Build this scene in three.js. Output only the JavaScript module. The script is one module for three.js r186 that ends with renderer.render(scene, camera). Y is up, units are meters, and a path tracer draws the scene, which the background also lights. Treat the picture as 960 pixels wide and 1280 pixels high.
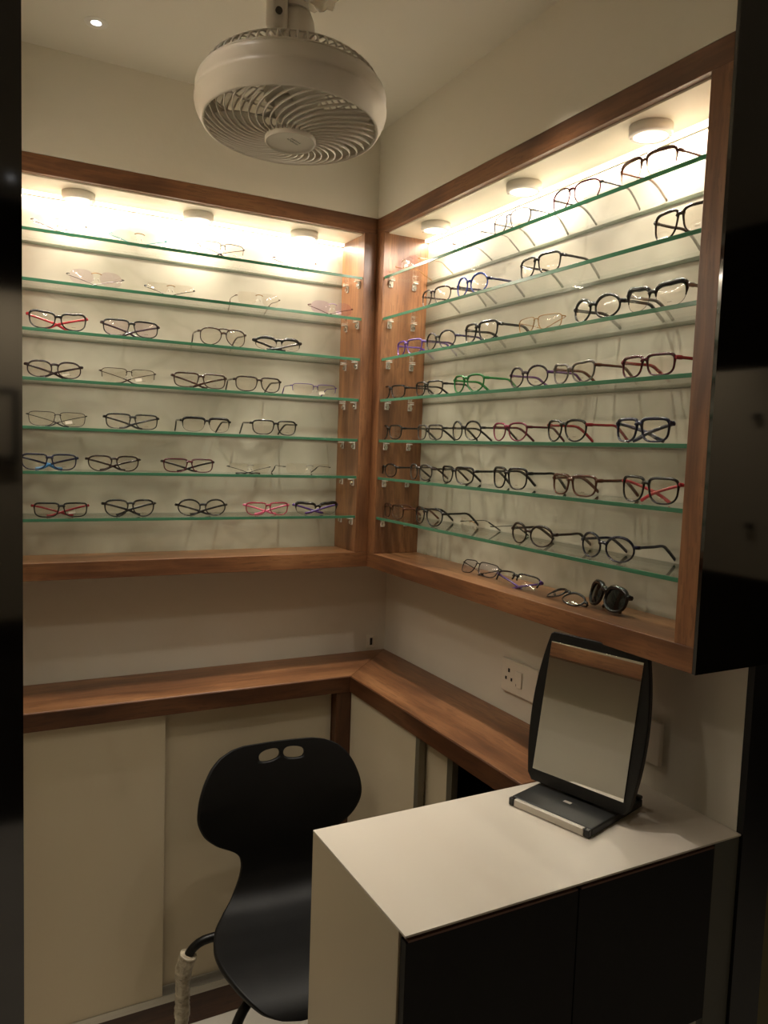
import * as THREE from 'three';
import { RoundedBoxGeometry } from 'three/addons/geometries/RoundedBoxGeometry.js';
import { RectAreaLightUniformsLib } from 'three/addons/lights/RectAreaLightUniformsLib.js';
import { mergeGeometries } from 'three/addons/utils/BufferGeometryUtils.js';

// ---------------------------------------------------------------- camera, exposure, lights
const scene = new THREE.Scene();
scene.background = new THREE.Color(0x000000);
const camera = new THREE.PerspectiveCamera(66.84, 960 / 1280, 0.05, 30);
camera.position.set(-1.238, 1.629, 2.2774);
camera.rotation.order = 'YXZ';
camera.rotation.set(-0.0811, -0.4914, 0.0349);
const renderer = new THREE.WebGLRenderer({ antialias: true });
renderer.toneMapping = THREE.LinearToneMapping;
renderer.toneMappingExposure = 1.82;
renderer.shadowMap.enabled = true;
RectAreaLightUniformsLib.init();
const WARM = new THREE.Color(1.0, 0.88, 0.765);      // cabinet strips and pucks
const COOL = new THREE.Color(1.0, 0.90, 0.79);      // ceiling downlights
const STRIP_POWER = 42, PUCK_POWER = 84, DOWN_POWER = 0.6;

// ---------------------------------------------------------------- small tools
let seed = 20240611;
const rnd = () => { seed = (seed * 1664525 + 1013904223) >>> 0; return seed / 4294967296; };
const rr = (a, b) => a + (b - a) * rnd();
const V = (x, y, z) => new THREE.Vector3(x, y, z);
const taken = {};
function numbered(n) { const k = taken[n] = (taken[n] ?? -1) + 1; return k ? `${n}_${String(k).padStart(3, '0')}` : n; }
function tag(o, label, category, group) { o.userData = { label, category }; if (group) o.userData.group = group; return o; }
function thing(name, label, category, pos = [0, 0, 0], group) {
  const g = new THREE.Group(); g.name = numbered(name); g.position.set(...pos); scene.add(g);
  return tag(g, label, category, group);
}
function rootOffset(p) { const o = V(0, 0, 0); for (let q = p; q && q !== scene; q = q.parent) o.add(q.position); return o; }
function put(name, geo, mat, parent = scene) {
  const m = new THREE.Mesh(geo, mat);
  m.name = parent === scene ? numbered(name) : name;
  m.castShadow = m.receiveShadow = true;
  parent.add(m); return m;
}
function metreUV(g, grain = 'x', off = [0, 0, 0]) {     // uv in metres, u along the grain
  const p = g.attributes.position, n = g.attributes.normal, uv = new Float32Array(p.count * 2), ax = 'xyz';
  const gi = ax.indexOf(grain);
  for (let i = 0; i < p.count; i++) {
    const P = [p.getX(i) + off[0], p.getY(i) + off[1], p.getZ(i) + off[2]], N = [Math.abs(n.getX(i)), Math.abs(n.getY(i)), Math.abs(n.getZ(i))];
    const k = N.indexOf(Math.max(...N)), others = [0, 1, 2].filter(j => j !== k);
    let [a, b] = others; if (b === gi) [a, b] = [b, a];
    uv[2 * i] = P[a]; uv[2 * i + 1] = P[b];
  }
  g.setAttribute('uv', new THREE.BufferAttribute(uv, 2)); return g;
}
function boxGeo(b, bevel = 0, grain = 'x', off = V(0, 0, 0)) {
  const [x0, x1, y0, y1, z0, z1] = b, w = x1 - x0, h = y1 - y0, d = z1 - z0;
  const g = bevel > 0 ? new RoundedBoxGeometry(w, h, d, 1, Math.min(bevel, w / 2.1, h / 2.1, d / 2.1)) : new THREE.BoxGeometry(w, h, d);
  g.translate((x0 + x1) / 2, (y0 + y1) / 2, (z0 + z1) / 2);
  metreUV(g, grain);
  g.translate(-off.x, -off.y, -off.z);
  return g;
}
function box(name, b, mat, parent = scene, { bevel = 0, grain = 'x' } = {}) { return put(name, boxGeo(b, bevel, grain, rootOffset(parent)), mat, parent); }
function struct(name, b, mat, grain = 'x') { const m = box(name, b, mat, scene, { grain }); m.userData = { kind: 'structure' }; return m; }
// swept tube of changing radius; sx, sy flatten the section (sx along frame normal, sy along binormal)
function sweep(pts, rad, { closed = false, seg = 32, sides = 6, flat = 1, up = null } = {}) {
  const curve = new THREE.CatmullRomCurve3(pts, closed, 'centripetal');
  const P = [], idx = [], n = closed ? seg : seg + 1;
  let prevN = null;
  const fr = up ? null : curve.computeFrenetFrames(seg, closed);
  for (let i = 0; i < n; i++) {
    const t = i / seg, c = curve.getPointAt(t);
    let N, B;
    if (up) { const T = curve.getTangentAt(t); B = up.clone().addScaledVector(T, -up.dot(T)).normalize(); N = B.clone().cross(T).normalize(); }
    else { N = fr.normals[i]; B = fr.binormals[i]; }
    const r = typeof rad === 'function' ? rad(t, c) : rad;
    for (let j = 0; j < sides; j++) {
      const a = (j + 0.5) / sides * Math.PI * 2;
      P.push(c.x + r * (Math.cos(a) * N.x + flat * Math.sin(a) * B.x), c.y + r * (Math.cos(a) * N.y + flat * Math.sin(a) * B.y), c.z + r * (Math.cos(a) * N.z + flat * Math.sin(a) * B.z));
    }
  }
  const rings = closed ? seg : seg;
  for (let i = 0; i < rings; i++) for (let j = 0; j < sides; j++) {
    const a = i * sides + j, b = i * sides + (j + 1) % sides, i2 = (i + 1) % n, c = i2 * sides + j, d = i2 * sides + (j + 1) % sides;
    idx.push(a, b, c, b, d, c);
  }
  if (!closed) {
    for (const [i, flip] of [[0, 1], [n - 1, 0]]) for (let j = 1; j < sides - 1; j++) { const a = i * sides, b = a + j, c = a + j + 1; flip ? idx.push(a, c, b) : idx.push(a, b, c); }
  }
  const g = new THREE.BufferGeometry();
  g.setAttribute('position', new THREE.Float32BufferAttribute(P, 3));
  g.setAttribute('uv', new THREE.Float32BufferAttribute(new Float32Array(P.length / 3 * 2), 2));
  g.setIndex(idx); g.computeVertexNormals(); return g;
}
function lathe(profile, seg = 48) { return new THREE.LatheGeometry(profile.map(([r, y]) => new THREE.Vector2(r, y)), seg); }

// ---------------------------------------------------------------- textures (colour, grain, mottling only)
function hash(ix, iy, s) { let h = Math.imul(ix, 374761393) ^ Math.imul(iy, 668265263) ^ Math.imul(s, 1274126177); h = Math.imul(h ^ (h >>> 13), 1103515245); return ((h ^ (h >>> 16)) >>> 0) / 4294967296; }
function pnoise(x, y, px, py, s) {           // periodic value noise
  const ix = Math.floor(x), iy = Math.floor(y), fx = x - ix, fy = y - iy, u = fx * fx * (3 - 2 * fx), v = fy * fy * (3 - 2 * fy);
  const m = (a, b) => ((a % b) + b) % b, x0 = m(ix, px), x1 = m(ix + 1, px), y0 = m(iy, py), y1 = m(iy + 1, py);
  return (hash(x0, y0, s) * (1 - u) + hash(x1, y0, s) * u) * (1 - v) + (hash(x0, y1, s) * (1 - u) + hash(x1, y1, s) * u) * v;
}
function fbm(x, y, px, py, s, oct = 4) { let a = 0, w = 0.5, t = 0; for (let o = 0; o < oct; o++) { a += w * pnoise(x, y, px, py, s + o); t += w; w *= 0.5; x *= 2; y *= 2; px *= 2; py *= 2; } return a / t; }
function texture(w, h, metresW, metresH, fn, srgb = true) {
  const d = new Uint8Array(w * h * 4);
  for (let j = 0; j < h; j++) for (let i = 0; i < w; i++) { const c = fn(i / w, j / h), k = 4 * (j * w + i); d[k] = c[0]; d[k + 1] = c[1]; d[k + 2] = c[2]; d[k + 3] = 255; }
  const t = new THREE.DataTexture(d, w, h, THREE.RGBAFormat);
  t.wrapS = t.wrapT = THREE.RepeatWrapping; t.magFilter = THREE.LinearFilter; t.minFilter = THREE.LinearMipmapLinearFilter; t.generateMipmaps = true;
  if (srgb) t.colorSpace = THREE.SRGBColorSpace;
  t.repeat.set(1 / metresW, 1 / metresH); t.needsUpdate = true; return t;
}
const mixc = (a, b, t) => a.map((v, i) => Math.max(0, Math.min(255, v + (b[i] - v) * t)));
function woodTexture(dark, mid, light, s) {
  return texture(768, 512, 1.3, 0.6, (u, v) => {
    const warp = fbm(u * 5, v * 7, 5, 7, s + 40, 3) - 0.5;
    const broad = fbm(u * 3, v * 14 + warp * 2.2, 3, 14, s, 4);
    const fine = fbm(u * 12, v * 130 + warp * 5, 12, 130, s + 9, 3);
    const blot = fbm(u * 9, v * 6, 9, 6, s + 21, 4);
    const pore = fbm(u * 40, v * 220, 40, 220, s + 31, 2);
    let t = 0.5 * broad + 0.2 * fine + 0.3 * blot;
    t = (t - 0.5) * 2.1 + 0.5;
    let c = t < 0.5 ? mixc(dark, mid, Math.max(0, t) * 2) : mixc(mid, light, Math.min(1, t - 0.5) * 2);
    if (pore > 0.66) c = mixc(c, dark, 0.35);
    return c;
  });
}
const woodTex = woodTexture([88, 54, 31], [130, 86, 53], [160, 113, 74], 3);
const mottleTex = texture(768, 768, 1.1, 1.1, (u, v) => {   // faint cloudy stone print of the cabinet backs
  const a = fbm(u * 6, v * 6, 6, 6, 77, 5), w = fbm(u * 4, v * 4, 4, 4, 55, 3);
  const vein = Math.abs(fbm(u * 5 + w * 1.5, v * 5 + w, 5, 5, 91, 4) - 0.5);
  let c = mixc([176, 169, 150], [203, 196, 178], Math.min(1, Math.max(0, (a - 0.3) * 2.2)));
  c = mixc(c, [166, 158, 136], Math.max(0, 1 - vein * 16) * 0.4);
  return c;
});
const plasterBump = texture(256, 256, 0.35, 0.35, (u, v) => { const a = 255 * (0.6 * fbm(u * 24, v * 24, 24, 24, 5, 3) + 0.4 * fbm(u * 6, v * 6, 6, 6, 15, 2)); return [a, a, a]; }, false);
const tileTex = texture(256, 256, 0.6, 0.6, (u, v) => mixc([206, 198, 182], [222, 215, 202], fbm(u * 8, v * 8, 8, 8, 61, 4)));
const filmTex = texture(128, 256, 0.06, 0.12, (u, v) => mixc([120, 108, 88], [215, 203, 180], fbm(u * 8, v * 10, 8, 10, 33, 4) * 1.3 - 0.15));

// ---------------------------------------------------------------- materials
const std = o => new THREE.MeshPhysicalMaterial(o);
const M = {
  paint: std({ color: 0xdfd8c8, roughness: 0.75, bumpMap: plasterBump, bumpScale: 0.0006 }),
  ceiling: std({ color: 0xe4ddcf, roughness: 0.85 }),
  wood: std({ map: woodTex, roughness: 0.42, clearcoat: 0.25, clearcoatRoughness: 0.35 }),
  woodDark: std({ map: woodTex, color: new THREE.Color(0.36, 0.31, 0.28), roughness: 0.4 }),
  back: std({ map: mottleTex, roughness: 0.5 }),
  cream: std({ color: 0xc2b499, roughness: 0.42 }),
  creamPanel: std({ color: 0xd9cfba, roughness: 0.5 }),
  white: std({ color: 0xd9d0c2, roughness: 0.32 }),
  darkDoor: std({ color: 0x080504, roughness: 0.5, specularIntensity: 0.45 }),
  doorLip: std({ color: 0x6a4a3a, roughness: 0.4, metalness: 0.2 }),
  filler: std({ color: 0x56564c, roughness: 0.5 }),
  blackGlass: std({ color: 0x070606, roughness: 0.06, ior: 1.9 }),
  blackMatt: std({ color: 0x0a0808, roughness: 0.4 }),
  olive: std({ color: 0x6b6340, roughness: 0.7 }),
  alu: std({ color: 0xb9b4aa, roughness: 0.32, metalness: 0.85 }),
  profile: std({ color: 0x77705f, roughness: 0.4, metalness: 0.5 }),
  chrome: std({ color: 0xd8d4cc, roughness: 0.18, metalness: 0.9 }),
  clip: std({ color: 0xe8e4da, roughness: 0.15, metalness: 0.35 }),
  pane: std({ color: 0xfcfefd, roughness: 0.0, transmission: 1, thickness: 0, ior: 1.5 }),
  glassEdge: std({ color: 0x559472, roughness: 0.16, transmission: 0.42, thickness: 0 }),
  glassRear: std({ color: 0x55604a, roughness: 0.3, transmission: 0.3, thickness: 0 }),
  fan: std({ color: 0xcdc5b8, roughness: 0.35 }),
  fanDark: std({ color: 0x3a332b, roughness: 0.6 }),
  puck: std({ color: 0xeae4da, roughness: 0.4 }),
  glow: std({ color: 0xffffff, emissive: new THREE.Color(1, 0.9, 0.72), emissiveIntensity: 1.5 }),
  stripGlow: std({ color: 0xffffff, emissive: new THREE.Color(1, 0.88, 0.66), emissiveIntensity: 0.9 }),
  downGlow: std({ color: 0xffffff, emissive: new THREE.Color(0.95, 0.97, 1), emissiveIntensity: 3 }),
  chair: std({ color: 0x070606, roughness: 0.55, specularIntensity: 0.7 }),
  steelBlack: std({ color: 0x0b0a0a, roughness: 0.35, metalness: 0.3 }),
  film: std({ map: filmTex, roughness: 0.35, clearcoat: 0.5, clearcoatRoughness: 0.3 }),
  plastic: std({ color: 0xe2d9c8, roughness: 0.35 }),
  slot: std({ color: 0x1a120c, roughness: 0.7 }),
  mirror: std({ color: 0xe4e6e2, roughness: 0.015, metalness: 1 }),
  mirrorFrame: std({ color: 0x0a0908, roughness: 0.35 }),
  mirrorBase: std({ color: 0x181917, roughness: 0.5 }),
  silver: std({ color: 0xc9c2b6, roughness: 0.4, metalness: 0.3 }),
  tile: std({ map: tileTex, roughness: 0.25 }),
  wallDark: std({ color: 0x3c332b, roughness: 0.7 }),
  paper: std({ color: 0xf1ece0, roughness: 0.8 }),
};

// ---------------------------------------------------------------- main measures (metres)
const D = 0.158, T = 0.0443, YT = 2.3122, YTI = 2.2664, YBI = 1.3106, YB = 1.2654, YL = 0.9511, CEIL = 2.563;
const XL = -1.348, ZE = 1.391, LEDGE = 0.245;
const SHELF = [2.1372, 2.0169, 1.8974, 1.7766, 1.6560, 1.5440, 1.4232];
const ORD = ['first', 'second', 'third', 'fourth', 'fifth', 'sixth', 'seventh'];

// ---------------------------------------------------------------- room shell
struct('floor', [-2.9, 1.6, -0.1, 0, -0.1, 4.1], M.tile);
struct('ceiling', [-2.9, 1.6, CEIL, CEIL + 0.1, -0.1, 4.1], M.ceiling);
struct('wall_back', [XL - 0.1, 0.1, 0, CEIL, -0.1, 0], M.paint);
struct('wall_right', [0, 0.1, 0, CEIL, 0, ZE - 0.012], M.paint);
struct('wall_left', [XL - 0.1, XL, 0, CEIL, 0, ZE - 0.012], M.paint);
struct('wall_upper_back', [XL, 0, YT, CEIL, 0, D], M.paint);
struct('wall_upper_right', [-D, 0, YT, CEIL, D, ZE - 0.003], M.paint);
struct('wall_upper_left', [XL, XL + D, YT, CEIL, D, ZE - 0.003], M.paint);
struct('wall_shop_right', [1.5, 1.6, 0, CEIL, ZE, 4.0], M.wallDark);
struct('wall_shop_left', [-2.9, -2.8, 0, CEIL, ZE, 4.0], M.wallDark);
struct('wall_shop_rear', [-2.9, 1.6, 0, CEIL, 4.0, 4.1], M.wallDark);
// partition wall beside the alcove: black glossy cladding, dark lower parts
struct('trim_1', [-2.8, XL + D, 0, CEIL, ZE - 0.012, ZE], M.blackGlass);
struct('trim_2', [-D, 1.5, YB, CEIL, ZE - 0.003, ZE + 0.004], M.blackGlass);
struct('trim_3', [0.0004, 0.083, 0, YB, ZE - 0.0118, ZE + 0.002], M.blackMatt);
struct('trim_4', [0.083, 1.5, 0, YB, ZE - 0.05, ZE - 0.02], M.olive);

// ---------------------------------------------------------------- lamps
function rectLight(parent, color, power, w, h, pos, target) {
  const l = new THREE.RectAreaLight(color, power, w, h); l.position.set(...pos); parent.add(l); l.lookAt(...target); l.castShadow = true; return l;
}
function puckLight(x, z, label, power = PUCK_POWER) {
  const g = thing('puck_light', label, 'lamp', [x, YTI - 0.004, z], 'round cabinet lamps');
  put('housing', lathe([[0.0001, 0], [0.041, 0], [0.041, -0.017], [0.0395, -0.0195], [0.033, -0.0205], [0.032, -0.0185]], 40), M.puck, g);
  put('lamp_face', lathe([[0.0001, -0.0192], [0.032, -0.0188]], 32), M.glow, g);
  for (const s of [-1, 1]) { const k = new THREE.CylinderGeometry(0.0022, 0.0022, 0.0015, 10); k.translate(0.0362 * s * 0.7, -0.0205, 0.0362 * s * 0.7); put('screw', k, M.chrome, g); }
  const p = new THREE.RectAreaLight(WARM, power, 0.052, 0.052); p.position.set(0, -0.0235, 0); p.rotation.x = -Math.PI / 2; g.add(p);
}
function downlight(x, z, label, power = DOWN_POWER, cone = 0.72) {
  const g = thing('ceiling_downlight', label, 'lamp', [x, CEIL, z], 'ceiling downlights');
  put('trim_ring', lathe([[0.0105, -0.001], [0.019, -0.003], [0.025, -0.002], [0.026, 0]], 36), M.puck, g);
  put('lamp_face', lathe([[0.0001, -0.0025], [0.011, -0.0015]], 28), M.downGlow, g);
  const s = new THREE.SpotLight(COOL, power, 0, cone, 0.6, 2); s.position.set(0, -0.012, 0); s.target.position.set(0, -1, 0); g.add(s); g.add(s.target);
  s.castShadow = true; s.shadow.radius = 0.35;
}

// ---------------------------------------------------------------- display cabinets
// place(a, b): a runs along the cabinet, b from the wall to the front
const SIDES = {
  back: { A0: XL + D, A1: -D, bx: (a0, a1, b0, b1) => [a0, a1, b0, b1], al: 'x', dp: 'z' },
  right: { A0: D, A1: ZE - 0.003, bx: (a0, a1, b0, b1) => [-b1, -b0, a0, a1], al: 'z', dp: 'x' },
  left: { A0: D, A1: ZE - 0.012, bx: (a0, a1, b0, b1) => [XL + b0, XL + b1, a0, a1], al: 'z', dp: 'x' },
};
const WHERE = { back: 'above the sliding doors', right: 'above the mirror desk', left: 'facing the mirror desk' };
function bar(side, a0, a1, b0, b1, y0, y1) { const [x0, x1, z0, z1] = SIDES[side].bx(a0, a1, b0, b1); return [x0, x1, y0, y1, z0, z1]; }
function cabinet(side) {
  const S = SIDES[side], { A0, A1 } = S, b0 = bar(side, (A0 + A1) / 2, (A0 + A1) / 2, 0, 0, 0, 0);
  const g = thing('display_cabinet', `brown wooden wall display cabinet with lit glass shelves ${WHERE[side]}`, 'cabinet', [b0[0], YB, b0[4]], 'display cabinets');
  const W = (n, a, b, c, d, y0, y1, mat = M.wood, grain = S.al, bevel = 0.0012) => box(n, bar(side, a, b, c, d, y0, y1), mat, g, { bevel, grain });
  W('top_board', A0, A1, 0.001, D, YTI, YT - 0.0005);
  W('bottom_board', A0, A1, 0.001, D, YB, YBI);
  W('side_panel', A0, A0 + T, 0.001, D, YBI, YTI, M.wood, 'y');
  W('side_panel', A1 - T + 0.002, A1, 0.001, D, YBI, YTI, M.wood, 'y');
  W('back_panel', A0 + T, A1 - T + 0.002, 0.001, 0.0055, YBI, YTI, M.back, S.al, 0);
  W('ceiling_lining', A0 + T, A1 - T + 0.002, 0.0056, D - 0.016, YTI - 0.004, YTI, M.creamPanel, S.al, 0);
  // shelf clips on the end panels
  const ends = side === 'back' ? [[A1 - T + 0.002, -1]] : [[A0 + T, 1]];
  for (const [a, s] of ends) for (let i = 0; i < 7; i++) for (const b of [0.132, 0.052]) {
    const lo = (x, y) => s > 0 ? [a + x, a + y] : [a - y, a - x];
    const y = SHELF[i] - 0.0095, parts = [];
    parts.push(boxGeo(bar(side, ...lo(0, 0.016), b - 0.007, b + 0.007, y - 0.003, y), 0.001, 'x', rootOffset(g)));
    parts.push(boxGeo(bar(side, ...lo(0, 0.004), b - 0.0065, b + 0.0065, y - 0.021, y - 0.002), 0.001, 'x', rootOffset(g)));
    const clip = put('shelf_clip', mergeGeometries(parts), M.clip, g);
    const k = new THREE.CylinderGeometry(0.0052, 0.0058, 0.0055, 14); k.rotateZ(Math.PI / 2); if (S.al === 'z') k.rotateY(Math.PI / 2);
    const c = bar(side, ...lo(0.0062, 0.0062), b, b, 0, 0), o = rootOffset(g); k.translate(c[0] - o.x, y - 0.013 - o.y, c[4] - o.z);
    put('screw', k, M.chrome, clip);
  }
  // strip lamp in the rear top corner
  const L = thing('led_strip', `glowing warm strip lamp along the back of the cabinet ${WHERE[side]}`, 'lamp', [b0[0], YTI - 0.012, b0[4]], 'cabinet strip lamps');
  const a0 = A0 + T + 0.002, a1 = A1 - T;
  box('profile', bar(side, a0, a1, 0.0062, 0.0085, YTI - 0.0122, YTI - 0.0042), M.creamPanel, L);
  box('diffuser', bar(side, a0, a1, 0.0087, 0.021, YTI - 0.0125, YTI - 0.0042), M.stripGlow, L);
  const mid = bar(side, (a0 + a1) / 2, (a0 + a1) / 2, 0.0138, 0.0138, 0, 0), o = rootOffset(L);
  const r = new THREE.RectAreaLight(WARM, STRIP_POWER, S.al === 'x' ? a1 - a0 : 0.012, S.al === 'x' ? 0.012 : a1 - a0);
  r.position.set(mid[0] - o.x, YTI - 0.0145 - o.y, mid[4] - o.z); r.rotation.x = -Math.PI / 2; L.add(r);
  // glass shelves
  for (let i = 0; i < 7; i++) {
    const y = SHELF[i], q = thing('glass_shelf', `${ORD[i]} clear glass shelf from the top, cabinet ${WHERE[side]}`, 'shelf', [b0[0], y - 0.008, b0[4]], 'glass shelves');
    const s0 = A0 + T + 0.001, s1 = A1 - T + 0.001;
    box('glass_pane', bar(side, s0, s1, 0.0085, 0.1515, y - 0.008, y), M.pane, q);
    box('front_edge', bar(side, s0, s1, 0.1516, 0.154, y - 0.008, y), M.glassEdge, q, { bevel: 0.0006 });
    box('rear_edge', bar(side, s0, s1, 0.0065, 0.0084, y - 0.008, y), M.glassRear, q);
  }
}
cabinet('back'); cabinet('right'); cabinet('left');
// block closing the corner behind the two cabinets
for (const [x0, x1, k] of [[-D, 0, 5], [XL, XL + D, 6]]) struct(`trim_${k}`, [x0, x1, YB, YT, 0, D], M.wood, 'y');
for (const [i, x] of [-0.9845, -0.6716, -0.3546].entries()) puckLight(x, 0.064, `white round puck lamp ${['farthest from the corner panel', 'in the middle', 'next to the corner panel'][i]}, cabinet above sliding doors`);
for (const [i, z] of [0.364, 0.758, 1.146].entries()) puckLight(-0.081, z, `white round puck lamp ${['next to the corner panel', 'in the middle', 'farthest from the corner panel'][i]}, cabinet above mirror desk`);
for (const [i, z] of [0.364, 0.758, 1.146].entries()) puckLight(XL + 0.081, z, `white round puck lamp ${['next to the corner panel', 'in the middle', 'farthest from the corner panel'][i]}, cabinet facing mirror desk`, PUCK_POWER * 0.6);
downlight(-0.98, 0.341, 'small bright recessed downlight in the ceiling before the back wall', 1.0, 0.6);
downlight(-0.37, 0.39, 'small recessed downlight in the ceiling hidden behind the white fan', 1.6, 0.6);
downlight(-0.35, 0.98, 'small recessed downlight in the ceiling above the white desk', 0.80);
downlight(-0.98, 0.95, 'small recessed downlight in the ceiling above the alcove entrance', 0.08);
downlight(0.95, 2.6, 'added unseen downlight in the shop ceiling lighting the mirrored wall cabinet', 1.6);  // unseen lamp, added to brighten the wall cabinet mirrored in the cladding
downlight(-1.1, 3.72, 'added unseen downlight in the shop ceiling lighting the mirrored panel and certificate', 3.4);  // added out of view so the pale panel shows up in the cladding

// ---------------------------------------------------------------- ledge (worktop) and base units
function prism(poly, y0, y1, off, grain) {             // poly in x,z
  const s = new THREE.Shape(poly.map(([x, z]) => new THREE.Vector2(x, -z)));
  const g = new THREE.ExtrudeGeometry(s, { depth: y1 - y0, bevelEnabled: true, bevelThickness: 0.0012, bevelSize: 0.0012, bevelOffset: -0.0012, bevelSegments: 1 });
  g.rotateX(-Math.PI / 2); g.translate(0, y0, 0); metreUV(g, grain); g.translate(-off.x, -off.y, -off.z); return g;
}
{
  const g = thing('corner_ledge', 'brown wooden corner ledge running along both walls beneath the display cabinets', 'ledge', [-0.12, 0.905, 0.12]), o = rootOffset(g);
  put('ledge_board', prism([[XL + 0.001, 0.001], [-0.001, 0.001], [-LEDGE + 0.004, LEDGE - 0.004], [XL + 0.001, LEDGE - 0.004]], 0.905, YL, o, 'x'), M.wood, g);
  put('ledge_board', prism([[-0.001, 0.002], [-0.001, 1.057], [-LEDGE + 0.004, 1.057], [-LEDGE + 0.004, LEDGE - 0.003]], 0.905, YL, o, 'z'), M.wood, g);
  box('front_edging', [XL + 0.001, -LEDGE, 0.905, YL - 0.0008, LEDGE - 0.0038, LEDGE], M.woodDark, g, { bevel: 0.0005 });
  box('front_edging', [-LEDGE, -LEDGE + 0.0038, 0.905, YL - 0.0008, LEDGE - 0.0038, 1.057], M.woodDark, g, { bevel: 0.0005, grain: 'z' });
}
{
  const g = thing('sliding_cabinet', 'low cabinet with cream sliding doors under the back ledge', 'cabinet', [-0.8, 0, 0.11]);
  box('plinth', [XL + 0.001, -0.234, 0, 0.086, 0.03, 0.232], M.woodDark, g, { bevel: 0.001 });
  const tr = box('track', [XL + 0.001, -0.287, 0.0865, 0.095, 0.19, 0.236], M.alu, g);
  for (const z of [0.192, 0.2135, 0.2335]) box('rail', [XL + 0.001, -0.287, 0.095, z > 0.22 ? 0.108 : 0.124, z, z + 0.0022], M.alu, tr);
  box('sliding_door', [XL + 0.002, -0.782, 0.1, 0.904, 0.218, 0.2325], M.cream, g, { bevel: 0.0012, grain: 'y' });
  box('sliding_door', [-0.83, -0.288, 0.1, 0.904, 0.1955, 0.2105], M.cream, g, { bevel: 0.0012, grain: 'y' });
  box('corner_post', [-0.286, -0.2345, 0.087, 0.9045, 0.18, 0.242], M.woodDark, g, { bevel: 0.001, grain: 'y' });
  box('back_board', [XL + 0.001, -0.03, 0.087, 0.904, 0.004, 0.012], M.blackMatt, g);
}
{
  const g = thing('sliding_cabinet', 'low open cabinet with sliding doors under the side ledge beside the desk', 'cabinet', [-0.11, 0, 0.65]);
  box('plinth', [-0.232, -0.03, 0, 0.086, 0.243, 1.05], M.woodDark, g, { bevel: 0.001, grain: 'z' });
  box('track', [-0.24, -0.19, 0.0865, 0.095, 0.262, 1.05], M.alu, g);
  const d1 = box('sliding_door', [-0.2385, -0.2245, 0.1, 0.904, 0.2435, 0.628], M.cream, g, { bevel: 0.0012, grain: 'y' });
  box('edge_profile', [-0.241, -0.2225, 0.1, 0.904, 0.6285, 0.648], M.profile, d1, { bevel: 0.001 });
  const d2 = box('sliding_door', [-0.2155, -0.2015, 0.1, 0.904, 0.50, 0.742], M.cream, g, { bevel: 0.0012, grain: 'y' });
  box('edge_profile', [-0.218, -0.1995, 0.1, 0.904, 0.7425, 0.765], M.profile, d2, { bevel: 0.001 });
  box('back_board', [-0.012, -0.004, 0.087, 0.904, 0.25, 1.055], M.blackMatt, g);
  box('end_board', [-0.20, -0.013, 0.087, 0.904, 1.045, 1.055], M.blackMatt, g);
}

// ---------------------------------------------------------------- desk
{
  const g = thing('desk', 'white desk with cream side and dark doors standing against the side wall', 'desk', [-0.353, 0, 1.225]);
  box('desk_top', [-0.7059, -0.001, 0.9475, YL, 1.058, 1.3905], M.white, g, { bevel: 0.0006 });
  box('carcass_top', [-0.6855, -0.001, 0.9305, 0.947, 1.069, 1.3715], M.darkDoor, g);
  box('side_panel', [-0.7059, -0.686, 0, 0.947, 1.0585, 1.3715], M.cream, g, { bevel: 0.0008, grain: 'y' });
  box('side_foot', [-0.7059, -0.686, 0, 0.615, 1.3717, 1.3905], M.cream, g, { grain: 'y' });
  box('back_panel', [-0.6855, -0.246, 0.60, 0.947, 1.059, 1.068], M.cream, g);
  box('bottom_board', [-0.6855, -0.001, 0.60, 0.616, 1.069, 1.37], M.darkDoor, g);
  box('shelf_recess', [-0.6855, -0.02, 0.60, 0.62, 1.069, 1.08], M.darkDoor, g);
  for (const [x0, x1] of [[-0.7035, -0.3865], [-0.3845, -0.0685]]) {
    const d = box('door', [x0, x1, 0.617, 0.939, 1.373, 1.389], M.darkDoor, g, { bevel: 0.001 });
    box('finger_lip', [x0 + 0.003, x1 - 0.003, 0.9395, 0.943, 1.376, 1.3902], M.doorLip, d);
  }
  box('filler_panel', [-0.066, -0.001, 0.0, 0.947, 1.373, 1.387], M.filler, g);
}

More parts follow.
